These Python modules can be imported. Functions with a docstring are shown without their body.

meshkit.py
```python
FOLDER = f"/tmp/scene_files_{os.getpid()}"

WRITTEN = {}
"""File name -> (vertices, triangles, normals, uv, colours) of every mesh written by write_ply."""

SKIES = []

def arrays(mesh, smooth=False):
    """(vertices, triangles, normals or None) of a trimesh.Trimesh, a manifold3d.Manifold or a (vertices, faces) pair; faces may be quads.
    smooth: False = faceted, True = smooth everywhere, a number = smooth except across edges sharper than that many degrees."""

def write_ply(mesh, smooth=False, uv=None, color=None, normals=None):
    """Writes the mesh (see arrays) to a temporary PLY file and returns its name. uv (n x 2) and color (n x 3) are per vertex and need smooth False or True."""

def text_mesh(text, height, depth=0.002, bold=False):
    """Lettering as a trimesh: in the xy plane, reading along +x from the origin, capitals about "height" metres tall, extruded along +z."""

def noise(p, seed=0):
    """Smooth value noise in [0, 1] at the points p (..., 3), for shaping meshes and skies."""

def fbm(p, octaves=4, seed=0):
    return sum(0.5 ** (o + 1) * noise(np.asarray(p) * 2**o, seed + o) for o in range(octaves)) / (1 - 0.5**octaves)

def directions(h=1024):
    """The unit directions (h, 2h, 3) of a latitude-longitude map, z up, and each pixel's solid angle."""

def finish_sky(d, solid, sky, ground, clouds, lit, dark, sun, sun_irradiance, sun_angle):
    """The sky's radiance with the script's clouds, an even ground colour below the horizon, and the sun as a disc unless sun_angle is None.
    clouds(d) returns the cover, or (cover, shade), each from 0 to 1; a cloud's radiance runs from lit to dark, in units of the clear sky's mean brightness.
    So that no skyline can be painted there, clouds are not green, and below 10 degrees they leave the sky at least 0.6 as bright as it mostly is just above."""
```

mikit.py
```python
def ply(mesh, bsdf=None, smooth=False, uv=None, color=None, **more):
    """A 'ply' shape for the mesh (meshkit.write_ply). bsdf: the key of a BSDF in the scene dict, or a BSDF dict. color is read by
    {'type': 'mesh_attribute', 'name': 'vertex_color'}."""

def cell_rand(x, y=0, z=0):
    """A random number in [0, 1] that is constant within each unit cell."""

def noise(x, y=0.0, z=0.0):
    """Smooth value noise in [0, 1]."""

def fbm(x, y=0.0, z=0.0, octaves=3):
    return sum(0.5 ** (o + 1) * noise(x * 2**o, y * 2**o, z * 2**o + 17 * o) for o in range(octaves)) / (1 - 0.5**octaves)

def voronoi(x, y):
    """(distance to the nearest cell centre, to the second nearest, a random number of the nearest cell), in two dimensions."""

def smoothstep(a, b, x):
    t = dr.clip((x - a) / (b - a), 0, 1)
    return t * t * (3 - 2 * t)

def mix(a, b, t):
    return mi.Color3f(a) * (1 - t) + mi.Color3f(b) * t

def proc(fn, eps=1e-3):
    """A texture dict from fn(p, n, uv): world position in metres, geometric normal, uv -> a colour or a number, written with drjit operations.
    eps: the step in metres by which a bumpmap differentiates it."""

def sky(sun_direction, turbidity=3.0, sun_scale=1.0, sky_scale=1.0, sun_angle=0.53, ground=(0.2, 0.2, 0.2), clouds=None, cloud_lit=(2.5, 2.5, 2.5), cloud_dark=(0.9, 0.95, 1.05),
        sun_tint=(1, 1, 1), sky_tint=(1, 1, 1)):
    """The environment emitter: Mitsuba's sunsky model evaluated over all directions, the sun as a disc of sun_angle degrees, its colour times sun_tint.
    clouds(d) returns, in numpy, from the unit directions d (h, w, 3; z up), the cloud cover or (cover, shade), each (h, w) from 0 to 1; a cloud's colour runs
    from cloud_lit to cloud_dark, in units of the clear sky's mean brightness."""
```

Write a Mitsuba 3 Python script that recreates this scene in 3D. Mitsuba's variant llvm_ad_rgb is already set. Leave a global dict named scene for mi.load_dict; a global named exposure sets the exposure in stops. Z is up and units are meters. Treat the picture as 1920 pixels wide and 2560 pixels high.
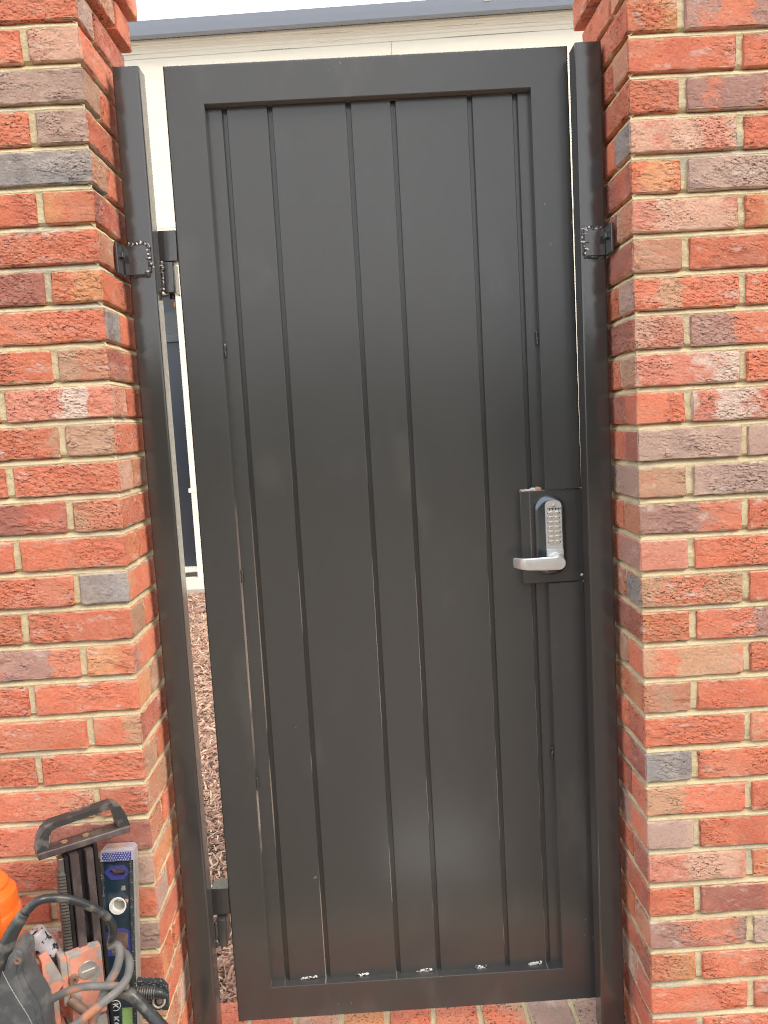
import math, random
import numpy as np, trimesh, mitsuba as mi, drjit as dr
from shapely.geometry import Polygon, box as sbox, Point
import mikit, meshkit
from mikit import proc, noise, fbm, smoothstep, mix, cell_rand, voronoi

rng = np.random.default_rng(7)
random.seed(7)
T = mi.ScalarTransform4f
scene, labels = {}, {}

# ---------------------------------------------------------------- camera, sky, exposure
CAM = np.array([0.3576, -1.745, 1.2867])
FWD = np.array([0.01366191, 0.99443346, -0.10447697])
UP = np.array([0.05814414, 0.10351983, 0.99292643])
scene['camera'] = {'type': 'perspective', 'fov_axis': 'x', 'fov': 2 * math.degrees(math.atan(960 / 2127.2)),
                   'near_clip': 0.05, 'far_clip': 400.0,
                   'to_world': T().look_at(origin=CAM.tolist(), target=(CAM + FWD).tolist(), up=UP.tolist())}


def cloud(d):
    n = meshkit.fbm(d * np.array([2.2, 2.2, 5.0]) + 3.0, octaves=4, seed=5)
    return np.ones(d.shape[:2]), np.clip((n - 0.35) * 1.6, 0, 0.75)


scene['sky'] = mikit.sky((0.62, -0.55, 0.80), turbidity=4, sun_scale=0.19, sun_angle=22, clouds=cloud,
                         cloud_lit=(2.2, 2.25, 2.3), cloud_dark=(1.5, 1.56, 1.65), ground=(0.16, 0.14, 0.12))
exposure = 3.1

# ---------------------------------------------------------------- helpers
def key_for(name):
    k, i = name, 0
    while k in scene or k in used:
        i += 1
        k = f'{name}_{i:03d}'
    used.add(k)
    return k


used = set()


def obj(name, mesh, mat, parent=None, smooth=False, **kw):
    k = key_for(f'{parent}__{name}' if parent else name)
    scene[k] = mikit.ply(mesh, mat, smooth=smooth, **kw)
    return k


def thing(name, label, cat, group=None, kind=None):
    k = key_for(name)
    labels[k] = {'label': label, 'category': cat}
    if group:
        labels[k]['group'] = group
    if kind:
        labels[k]['kind'] = kind
    return k


def cat(ms):
    return trimesh.util.concatenate([m for m in ms])


def chull(pts):
    return trimesh.convex.convex_hull(np.asarray(pts, float))


def rbox(x0, x1, y0, y1, z0, z1, r=0.002):
    """A box whose edges are chamfered by r."""
    lo, hi = np.array([x0, y0, z0], float), np.array([x1, y1, z1], float)
    r = min(r, 0.45 * (hi - lo).min())
    pts = []
    for c in np.ndindex(2, 2, 2):
        p = np.where(c, hi, lo)
        s = np.where(c, -1, 1) * r
        for k in range(3):
            q = p + s
            q[k] = p[k]
            pts.append(q)
            q2 = p + s * 0.3
            q2[k] = p[k] + s[k] * 0.3
            pts.append(p + s * np.where(np.arange(3) == k, 0.3, 0.42))
    return chull(pts)


def extr(poly, depth):
    gs = getattr(poly, 'geoms', [poly])
    return cat([trimesh.creation.extrude_polygon(g, depth, engine='earcut') for g in gs])


def upright(m, y):
    """An extrusion drawn in (x, z) becomes a slab whose near face is at y."""
    v = np.array(m.vertices)
    m = m.copy()
    d = v[:, 2].max()
    m.vertices = np.stack([v[:, 0], y + v[:, 2], v[:, 1]], 1)
    m.invert()
    return m


def slab(poly, y0, depth):
    return upright(extr(poly, depth), y0)


def bevel_slab(poly, y0, depth, b):
    """A slab with a bevelled near edge."""
    a = slab(poly, y0 + b, depth - b)
    mid = slab(poly.buffer(-b * 0.4), y0 + b * 0.35, depth - b * 0.5)
    c = slab(poly.buffer(-b), y0, depth - b)
    return cat([a, mid, c])


def rrect(x0, x1, z0, z1, r, n=6):
    return sbox(x0 + r, z0 + r, x1 - r, z1 - r).buffer(r, quad_segs=n)


def catmull(pts, n=10):
    p = np.asarray(pts, float)
    p = np.vstack([2 * p[0] - p[1], p, 2 * p[-1] - p[-2]])
    out = []
    for i in range(1, len(p) - 2):
        for t in np.linspace(0, 1, n, endpoint=False):
            a, b, c, d = p[i - 1:i + 3]
            out.append(0.5 * (2 * b + (c - a) * t + (2 * a - 5 * b + 4 * c - d) * t**2 + (3 * b - a - 3 * c + d) * t**3))
    out.append(p[-2])
    return np.array(out)


def tube(pts, rad, sides=14, n=10, straight=False):
    p = np.asarray(pts, float) if straight else catmull(pts, n)
    rad = np.broadcast_to(np.asarray(rad, float), (len(p),)) if np.ndim(rad) == 0 else np.interp(np.linspace(0, 1, len(p)), np.linspace(0, 1, len(rad)), rad)
    t = np.gradient(p, axis=0)
    t /= np.linalg.norm(t, axis=1, keepdims=True)
    a = np.cross(t[0], [0.31, 0.2, 0.93])
    a /= np.linalg.norm(a)
    rows = []
    ang = np.arange(sides) * 2 * np.pi / sides
    for i in range(len(p)):
        a = a - t[i] * (a @ t[i])
        a /= np.linalg.norm(a)
        b = np.cross(t[i], a)
        rows.append(p[i] + rad[i] * (np.cos(ang)[:, None] * a + np.sin(ang)[:, None] * b))
    v = np.vstack(rows + [p[:1], p[-1:]])
    f = []
    m = len(p)
    for i in range(m - 1):
        for j in range(sides):
            k = (j + 1) % sides
            f += [[i * sides + j, i * sides + k, (i + 1) * sides + k], [i * sides + j, (i + 1) * sides + k, (i + 1) * sides + j]]
    for j in range(sides):
        k = (j + 1) % sides
        f += [[m * sides, k, j], [m * sides + 1, (m - 1) * sides + j, (m - 1) * sides + k]]
    return trimesh.Trimesh(v, f, process=False)


def lathe(profile, axis_p, axis_d, sides=28):
    """profile: (radius, distance along the axis)."""
    d = np.asarray(axis_d, float)
    d /= np.linalg.norm(d)
    m = trimesh.creation.revolve(np.asarray(profile, float), sections=sides)
    m.apply_transform(trimesh.geometry.align_vectors([0, 0, 1], d))
    m.apply_translation(axis_p)
    return m


weld_no = [0]


def weld_bead(p0, p1, rad, n, jitter=0.3, squash=0.5, out=(0, -1, 0)):
    """A fused bead of overlapping ripples from p0 to p1."""
    weld_no[0] += 1
    sd = weld_no[0] * 5.17
    p0, p1, out = (np.asarray(x, float) for x in (p0, p1, out))
    m = max(6, n * 5)
    t = np.linspace(0, 1, m)
    L = np.linalg.norm(p1 - p0)
    wig = (meshkit.noise(np.stack([t * n * 0.8 + sd, t * 0, t * 0], 1)) - 0.5) * rad * 1.1 * jitter
    d = (p1 - p0) / max(L, 1e-9)
    side = np.cross(d, out)
    pts = p0 + np.outer(t, p1 - p0) + np.outer(wig, side)
    saw = (t * n + 0.3 * meshkit.noise(np.stack([t * n + sd, t * 0 + 3, t * 0], 1))) % 1.0
    big = meshkit.noise(np.stack([t * n * 0.45 + sd, t * 0 + 9, t * 0], 1))
    r = rad * (0.62 + 0.30 * np.sqrt(1 - saw) + 0.7 * jitter * (big - 0.4)) * np.clip(np.minimum(t, 1 - t) * m / 2.5 + 0.35, 0, 1)
    b = tube(pts, r, 12, straight=True)
    v = np.array(b.vertices)
    base = p0 @ out
    h = v @ out - base
    nz = meshkit.fbm(v / rad * 1.1 + sd, 3) - 0.5
    v += np.outer(h * (squash - 1) + nz * rad * 0.5, out) + np.outer(nz * rad * 0.6, side)
    b.vertices = v
    return b


# ---------------------------------------------------------------- materials
def rgb(*c):
    return {'type': 'rgb', 'value': list(c)}


def principled(name, color, rough=0.5, metallic=0.0, spec=0.5, bump=None, bump_scale=1.0, two=True, **kw):
    d = {'type': 'principled', 'base_color': color if isinstance(color, dict) else rgb(*color), 'roughness': rough, 'metallic': metallic, 'specular': spec, **kw}
    if bump is not None:
        d = {'type': 'bumpmap', 'arbitrary': bump, 'scale': bump_scale, 'bsdf': d}
    scene[name] = {'type': 'twosided', 'bsdf': d} if two else d
    return name


PITCH, BH, BL, BW, JT = 0.0677, 0.0560, 0.1905, 0.0895, 0.0125
ZL = 2.0015       # a bed joint's upper edge (underside of course 0)
YF = -0.2028      # the pillars' front faces
XL, XR = -0.0948, 0.8455   # the pillars' corners at the opening

# brick colours by class (uv.x): 0 red, 1 orange, 2 tan brown, 3 mauve grey, 4 slate, 5 banded red and purple, 6 red with white bloom,
# 7 dark red, 8 pinkish tan, 9 red with tan band
BASE = [(.60, .178, .105), (.60, .27, .135), (.46, .275, .19), (.40, .275, .24), (.215, .20, .205), (.58, .19, .12), (.61, .215, .155), (.50, .145, .10), (.56, .33, .245), (.60, .18, .11)]
ALT = [(.56, .160, .10), (.57, .18, .10), (.51, .22, .14), (.45, .31, .26), (.29, .275, .275), (.36, .20, .175), (.66, .50, .43), (.36, .13, .105), (.54, .22, .16), (.49, .275, .175)]
AMT = [.45, .55, .6, .7, .6, .62, .6, .6, .6, .5]


def pick(tab, c):
    out = mi.Color3f(*tab[0])
    for i in range(1, len(tab)):
        out = dr.select(c > i - 0.25, mi.Color3f(*tab[i]), out)
    return out


def brick_color(p, n, uv):
    seed = dr.floor(uv.y)
    c = dr.select(dr.abs(n.x) > 0.8, dr.floor((uv.y - seed) * 10.0), dr.floor(uv.x))   # a flashed brick's end differs from its face
    amt = mi.Float(AMT[0])
    for i in range(1, len(AMT)):
        amt = dr.select(c > i - 0.25, AMT[i], amt)
    s = p.x * 1.0 + p.y * 0.83
    # bands across the brick's length with ragged borders
    wob = (fbm(p.x * 60, p.y * 60, p.z * 60, 2) - 0.5) * 0.6
    band = noise(s * 22 + wob + seed * 13.7, seed * 3.1)
    blot = fbm(p.x * 48 + seed, p.y * 48, p.z * 70 + seed * 2.3, 3)
    fine = fbm(p.x * 170, p.y * 170, p.z * 170 + seed, 3)
    t = smoothstep(0.45, 0.60, band * 0.62 + blot * 0.22 + fine * 0.16 + (amt - 0.5) * 0.35)
    col = mix(pick(BASE, c), pick(ALT, c), t)
    col = mix(col, mi.Color3f(.52, .36, .27), 0.05 + 0.20 * smoothstep(.35, .75, fbm(p.x * 17 + seed, p.y * 17, p.z * 25, 3)))   # dust
    col = col * (0.88 + 0.24 * cell_rand(seed, 5))
    g = fbm(p.x * 240, p.y * 240, p.z * 240, 3)
    col = col * (0.78 + 0.44 * g)
    # dark drag marks of the torn face and pale sand grains
    torn = smoothstep(0.40, 0.60, noise(s * 16 + seed * 5.1, seed * 1.7) * 0.6 + 0.4 * fbm(p.x * 40, p.y * 40 + seed, p.z * 50, 2))
    pit = smoothstep(0.68, 0.82, noise(p.x * 260 + seed, p.y * 260, p.z * 360)) * (0.12 + 0.88 * torn)
    pit2 = smoothstep(0.70, 0.82, noise(p.x * 420 + seed, p.y * 420 + 3, p.z * 520)) * (0.4 + 0.6 * torn)
    col = col * (1 - 0.66 * pit) * (1 - 0.5 * pit2)
    grain = smoothstep(0.86, 0.92, noise(p.x * 260 + 9, p.y * 260, p.z * 260 + seed))
    col = mix(col, mi.Color3f(.55, .44, .32), 0.5 * grain)
    # mortar smeared over the edges of the bed joints
    f = (ZL - p.z) / PITCH
    f = f - dr.floor(f)
    edge = dr.minimum(f - (PITCH - BH) / PITCH, 1.0 - f) * PITCH
    sm = smoothstep(0.0050, 0.0005, edge + 0.011 * (fbm(p.x * 75 + seed, p.y * 75, p.z * 40, 3) - 0.36))
    sm = dr.select(dr.abs(n.z) > 0.85, 0.0, sm)
    col = mix(col, mi.Color3f(.54, .46, .33), 0.8 * sm)
    # soft lime bloom
    bl = smoothstep(0.58, 0.80, fbm(p.x * 30 + 3 * seed, p.y * 30, p.z * 48, 4) * 0.7 + fine * 0.3)
    return mix(col, mi.Color3f(.62, .55, .50), 0.5 * bl)


def brick_bump(p, n, uv):
    sd = dr.floor(uv.y)
    a = fbm(p.x * 130 + sd, p.y * 130, p.z * 200, 3)
    torn = smoothstep(0.40, 0.60, noise((p.x + p.y * 0.83) * 16 + sd * 5.1, sd * 1.7) * 0.6 + 0.4 * fbm(p.x * 40, p.y * 40 + sd, p.z * 50, 2))
    pit = smoothstep(0.66, 0.80, noise(p.x * 190 + sd, p.y * 190, p.z * 330))
    return a * (0.25 + 1.3 * torn) - 0.25 * pit


principled('brick_clay', proc(brick_color), 0.9, spec=0.25, bump=proc(brick_bump, 8e-4), bump_scale=0.0034)


def mortar_color(p, n, uv):
    a = fbm(p.x * 30, p.y * 30, p.z * 30, 3)
    g = fbm(p.x * 400, p.y * 400, p.z * 400, 2)
    col = mix(mi.Color3f(.53, .445, .275), mi.Color3f(.65, .565, .38), a)
    grey = smoothstep(0.58, 0.72, fbm(p.x * 7 + 4, p.y * 7, p.z * 7, 2))
    col = mix(col, mi.Color3f(.44, .41, .33), 0.7 * grey)
    return col * (0.78 + 0.42 * g)


principled('mortar_sand', proc(mortar_color), 0.95, spec=0.2, bump=proc(lambda p, n, uv: fbm(p.x * 260, p.y * 260, p.z * 260, 3), 8e-4), bump_scale=0.0018)

# gate paint: satin charcoal with wear along the boards' edges
GROOVES = [0.1105, 0.2005, 0.3565, 0.4455, 0.5985, 0.689]


def paint_color(p, n, uv):
    a = fbm(p.x * 5, p.y * 5, p.z * 2.2, 3)
    col = mix(mi.Color3f(.0475, .0485, .0488), mi.Color3f(.0555, .0560, .0560), a)
    d = mi.Float(1.0)
    for g in GROOVES:
        d = dr.minimum(d, dr.abs(p.x - (g - 0.0048)))
    d = dr.minimum(d, dr.abs(p.x - 0.0758))
    on = (p.y > 0.002) & (p.y < 0.03)
    w = smoothstep(0.0014, 0.0006, d) * smoothstep(0.47, 0.57, fbm(p.x * 11, 0.3, p.z * 6.5, 3)) * smoothstep(1.35, 0.7, p.z)
    col = mix(col, mi.Color3f(.46, .38, .34), dr.select(on, 0.6 * w, 0.0))
    col = mix(col, mi.Color3f(.24, .235, .23), 0.6 * smoothstep(0.6, 0.9, n.z))   # upward faces paler: the lit look of ledges painted into the colour
    dust = smoothstep(0.60, 0.86, fbm(p.x * 14, p.y * 14, p.z * 5 + 2, 4))
    col = mix(col, mi.Color3f(.16, .155, .15), 0.15 * dust)
    # little scuffs in the paint
    sc = smoothstep(0.955, 0.975, noise(p.x * 70 + p.z * 22, p.y * 40, p.z * 60 - p.x * 30)) * smoothstep(0.6, 0.75, fbm(p.x * 6 + 7, p.y * 6, p.z * 6, 2))
    return mix(col, mi.Color3f(.30, .28, .26), 0.5 * sc)


def paint_rough(p, n, uv):
    return 0.235 + 0.10 * (fbm(p.x * 9, p.y * 9, p.z * 4, 3) - 0.5)


def paint_bump(p, n, uv):
    return 0.7 * fbm(p.x * 4.5, p.y * 3.2, p.z * 1.6, 2) * 13 + 0.2 * noise(p.x * 420, p.y * 420, p.z * 420)


principled('gate_paint', proc(paint_color), proc(paint_rough), spec=0.7, bump=proc(paint_bump, 1e-3), bump_scale=0.00022)
principled('post_paint', (.042, .041, .0415), 0.13, spec=1.0, bump=proc(paint_bump, 1e-3), bump_scale=0.00022)
principled('weld_painted', (.035, .035, .037), 0.12, spec=1.0)
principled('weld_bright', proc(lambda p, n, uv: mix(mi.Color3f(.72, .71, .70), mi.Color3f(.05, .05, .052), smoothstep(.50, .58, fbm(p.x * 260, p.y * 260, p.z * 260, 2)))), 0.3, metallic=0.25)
principled('weld_chalky', proc(lambda p, n, uv: mix(mi.Color3f(.62, .60, .58), mi.Color3f(.50, .28, .18), smoothstep(.5, .62, fbm(p.x * 120, p.y * 120, p.z * 120, 2)))), 0.5)
principled('lock_chrome', (.13, .155, .175), 0.17, metallic=0.85)
principled('lock_satin', (.78, .80, .80), 0.32, metallic=0.75)
principled('button_metal', (.80, .76, .70), 0.25, metallic=0.8)
principled('dark_print', (.05, .06, .07), 0.5)


def cream_color(p, n, uv):
    a = fbm(p.x * 3, p.y * 3, p.z * 12, 3)
    return mix(mi.Color3f(.86, .83, .70), mi.Color3f(.90, .88, .77), a)


def trim_color(p, n, uv):
    a = fbm(p.x * 1.2, p.y * 3, p.z * 90, 3)
    col = mix(mi.Color3f(.90, .88, .77), mi.Color3f(.76, .71, .57), smoothstep(.45, .62, a) * 0.3)
    crack = smoothstep(0.80, 0.86, noise(p.x * 0.6, p.y * 40, p.z * 110))
    return mix(col, mi.Color3f(.36, .31, .22), 0.7 * crack)


principled('cream_paint', proc(cream_color), 0.6)
principled('cream_trim', proc(trim_color), 0.6)
principled('gutter_grey', (.25, .29, .36), 0.4)
principled('door_navy', (.030, .040, .058), 0.22, spec=0.7)
principled('door_trim', (.10, .12, .145), 0.4)
principled('window_glass', (.02, .03, .03), 0.05, spec=0.9)
principled('amber_lamp', (.55, .20, .04), 0.3)
principled('roof_shingle', proc(lambda p, n, uv: mi.Color3f(.10, .10, .11) * (0.7 + 0.6 * fbm(p.x * 9, p.y * 9, p.z * 9, 3))), 0.9)


def soil_color(p, n, uv):
    a = fbm(p.x * 14, p.y * 14, 0.0, 4)
    b = fbm(p.x * 70, p.y * 70, 0.0, 3)
    return mix(mi.Color3f(.10, .065, .05), mi.Color3f(.42, .28, .22), a * 0.5 + b * 0.5)


principled('mulch_soil', proc(soil_color), 0.95, bump=proc(lambda p, n, uv: fbm(p.x * 50, p.y * 50, 0.0, 4), 2e-3), bump_scale=0.012)


def ground_color(p, n, uv):
    a = fbm(p.x * 0.7, p.y * 0.7, 0.0, 4)
    b = fbm(p.x * 40, p.y * 40, 0.0, 3)
    return mix(mi.Color3f(.13, .10, .075), mi.Color3f(.21, .16, .12), a) * (0.7 + 0.6 * b)


principled('earth', proc(ground_color), 0.95)
principled('added_slab_pale', (.80, .79, .76), 0.8)
principled('concrete', proc(lambda p, n, uv: mi.Color3f(.46, .42, .37) * (0.75 + 0.5 * fbm(p.x * 20, p.y * 20, p.z * 20, 4))), 0.9)
for nm, c in (('chip_brown', (.42, .27, .21)), ('chip_dark', (.11, .075, .062)), ('chip_tan', (.68, .52, .39)), ('chip_red', (.55, .35, .27))):
    principled(nm, c, 0.9, spec=0.2)

principled('black_plastic', proc(lambda p, n, uv: mix(mi.Color3f(.035, .036, .038), mi.Color3f(.16, .15, .14), 0.75 * smoothstep(.48, .72, fbm(p.x * 60, p.y * 60, p.z * 60, 4)))), 0.42)
principled('grip_grey', proc(lambda p, n, uv: mix(mi.Color3f(.075, .082, .090), mi.Color3f(.19, .19, .19), 0.6 * smoothstep(.45, .75, fbm(p.x * 40, p.y * 40, p.z * 40, 4)))), 0.5)
principled('rubber_cable', proc(lambda p, n, uv: mix(mi.Color3f(.03, .034, .038), mi.Color3f(.20, .19, .17), 0.6 * smoothstep(.5, .72, fbm(p.x * 45, p.y * 45, p.z * 45, 4)))), 0.28)
principled('dirty_cable', proc(lambda p, n, uv: mix(mix(mi.Color3f(.085, .09, .095), mi.Color3f(.22, .21, .20), fbm(p.x * 40, p.y * 40, p.z * 40, 3)), mi.Color3f(.48, .20, .11), 0.85 * smoothstep(.52, .64, fbm(p.x * 17 + 5, p.y * 17, p.z * 17, 2)))), 0.6)
principled('anodised_brown', proc(lambda p, n, uv: mix(mi.Color3f(.085, .066, .066), mi.Color3f(.17, .14, .14), 0.8 * smoothstep(.4, .75, fbm(p.x * 55, p.y * 55, p.z * 25, 4)))), 0.35, metallic=0.35)
principled('black_steel', (.022, .022, .024), 0.3, metallic=0.3)
principled('rack_steel', (.20, .185, .17), 0.35, metallic=0.7)
principled('brass', (.62, .45, .26), 0.4, metallic=0.7)
principled('orange_plastic', proc(lambda p, n, uv: mix(mi.Color3f(.86, .17, .025), mi.Color3f(.78, .26, .10), 0.6 * smoothstep(.55, .8, fbm(p.x * 45, p.y * 45, p.z * 45, 4)))), 0.35)


def worn_paint(p, n, uv):
    m = smoothstep(.545, .585, fbm(p.x * 44 + 2, p.y * 44, p.z * 34, 5))
    a = fbm(p.x * 90, p.y * 90, p.z * 90, 3)
    return mix(mix(mi.Color3f(.66, .25, .17), mi.Color3f(.76, .38, .29), a), mix(mi.Color3f(.30, .28, .26), mi.Color3f(.45, .43, .40), a), m)


def chipped_silver(p, n, uv):
    m = smoothstep(.56, .60, fbm(p.x * 150, p.y * 150 + 1.3, p.z * 110, 4) + smoothstep(.408, .388, p.z + p.x * 0.25 + 0.068) * 0.34 - 0.04)
    return mix(mi.Color3f(.44, .435, .47) * (0.7 + 0.6 * fbm(p.x * 80, p.y * 80, p.z * 80, 3)), mi.Color3f(.035, .035, .04), m)


principled('worn_orange_paint', proc(worn_paint), 0.5)
principled('silver_chipped', proc(chipped_silver), 0.4)
principled('steel_worn', proc(lambda p, n, uv: mi.Color3f(.42, .40, .38) * (0.6 + 0.8 * fbm(p.x * 60, p.y * 60, p.z * 60, 4))), 0.4, metallic=0.5)
principled('rusty_steel', proc(lambda p, n, uv: mix(mi.Color3f(.20, .12, .09), mi.Color3f(.34, .24, .19), fbm(p.x * 80, p.y * 80, p.z * 80, 3))), 0.6, metallic=0.3)
principled('level_navy', proc(lambda p, n, uv: mix(mi.Color3f(.012, .030, .050), mi.Color3f(.15, .17, .19), 0.45 * smoothstep(.56, .8, fbm(p.x * 55, p.y * 55, p.z * 25, 4)))), 0.28, spec=0.7)
principled('level_blue', (.045, .052, .23), 0.4)
principled('level_lilac', proc(lambda p, n, uv: mix(mi.Color3f(.36, .34, .40), mi.Color3f(.44, .30, .24), 0.9 * smoothstep(.5, .7, fbm(p.x * 40, p.y * 40, p.z * 40, 3)))), 0.5)
principled('level_black', proc(lambda p, n, uv: mi.Color3f(.03, .035, .04) + mi.Color3f(.20) * smoothstep(.70, .8, noise(p.x * 420, p.y * 420, p.z * 420))), 0.5)
principled('aluminium', proc(lambda p, n, uv: mi.Color3f(.42, .42, .40) * (0.75 + 0.5 * fbm(p.x * 50, p.y * 50, p.z * 12, 3))), 0.42, metallic=0.5)
principled('white_plastic', (.75, .75, .72), 0.4)
principled('vial_green', (.38, .62, .20), 0.15, spec=0.8)
principled('vial_clear', (.30, .29, .26), 0.08, spec=0.9)
principled('paint_spot', (.80, .34, .16), 0.5)


# ---------------------------------------------------------------- bricks
def grid_lines(a, b, r, cell):
    n = max(2, int(round((b - a - 2 * r) / cell)))
    return np.concatenate([[a, a + r * 0.45], np.linspace(a + r, b - r, n + 1), [b - r * 0.45, b]])


def brick_mesh(x0, x1, y0, y1, z0, z1, seed, rough=1.0, cell=0.0135, chip=1.0):
    """A brick with rounded, ragged arrises and a torn face."""
    r = 0.0026
    L = [grid_lines(*q, r, cell) for q in ((x0, x1), (y0, y1), (z0, z1))]
    lo, hi = np.array([x0, y0, z0]), np.array([x1, y1, z1])
    vs, fs, at = [], [], 0
    for k in range(3):
        a, b = L[(k + 1) % 3], L[(k + 2) % 3]
        A, B = np.meshgrid(a, b, indexing='ij')
        for side in (0, 1):
            p = np.empty(A.shape + (3,))
            p[..., k], p[..., (k + 1) % 3], p[..., (k + 2) % 3] = (lo, hi)[side][k], A, B
            i, j = np.meshgrid(np.arange(len(a) - 1), np.arange(len(b) - 1), indexing='ij')
            q = np.stack([i * len(b) + j, (i + 1) * len(b) + j, (i + 1) * len(b) + j + 1, i * len(b) + j + 1], -1).reshape(-1, 4)
            if side == 0:
                q = q[:, ::-1]
            vs.append(p.reshape(-1, 3))
            fs.append(q + at)
            at += A.size
    v, q = np.vstack(vs), np.vstack(fs)
    m = trimesh.Trimesh(v, np.vstack([q[:, [0, 1, 2]], q[:, [0, 2, 3]]]), process=False)
    m.merge_vertices(digits_vertex=6)
    v = np.array(m.vertices)
    core = np.clip(v, lo + r, hi - r)
    d = v - core
    ln = np.linalg.norm(d, axis=1, keepdims=True)
    n = d / np.maximum(ln, 1e-9)
    nz = meshkit.fbm(v * 90 + seed * 3.7, 3, seed)
    lump = meshkit.noise(v * 22 + seed * 1.3, seed)
    edge = (np.sort(np.abs(d), axis=1)[:, 1] > 1e-5).astype(float)
    off = r + (nz - 0.5) * 0.0036 * rough + (lump - 0.5) * 0.0034 - edge * chip * 0.0036 * np.clip(meshkit.fbm(v * 60 + 11, 2, seed + 3) - 0.35, 0, 1) * 2
    m.vertices = core + n * off[:, None]
    return m


brick_no = [0]


def brick(parent, x0, x1, y0, y1, z0, z1, cls, rough=1.0, name='brick', jit=0.0012, end=None):
    brick_no[0] += 1
    s = brick_no[0]
    j = rng.normal(0, jit, 2)
    m = brick_mesh(x0, x1, y0 + j[0] * 0.6, y1, z0 + j[1] * 0.4, z1 + j[1] * 0.4, s, rough)
    tilt = rng.normal(0, 0.0035)
    v = np.array(m.vertices)
    v[:, 2] += (v[:, 0] - v[:, 0].mean()) * tilt
    m.vertices = v
    uv = np.tile([cls + 0.5, s + ((cls if end is None else end) + 0.5) / 10], (len(v), 1))
    return obj(name, m, 'brick_clay', parent, smooth=True, uv=uv)


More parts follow.
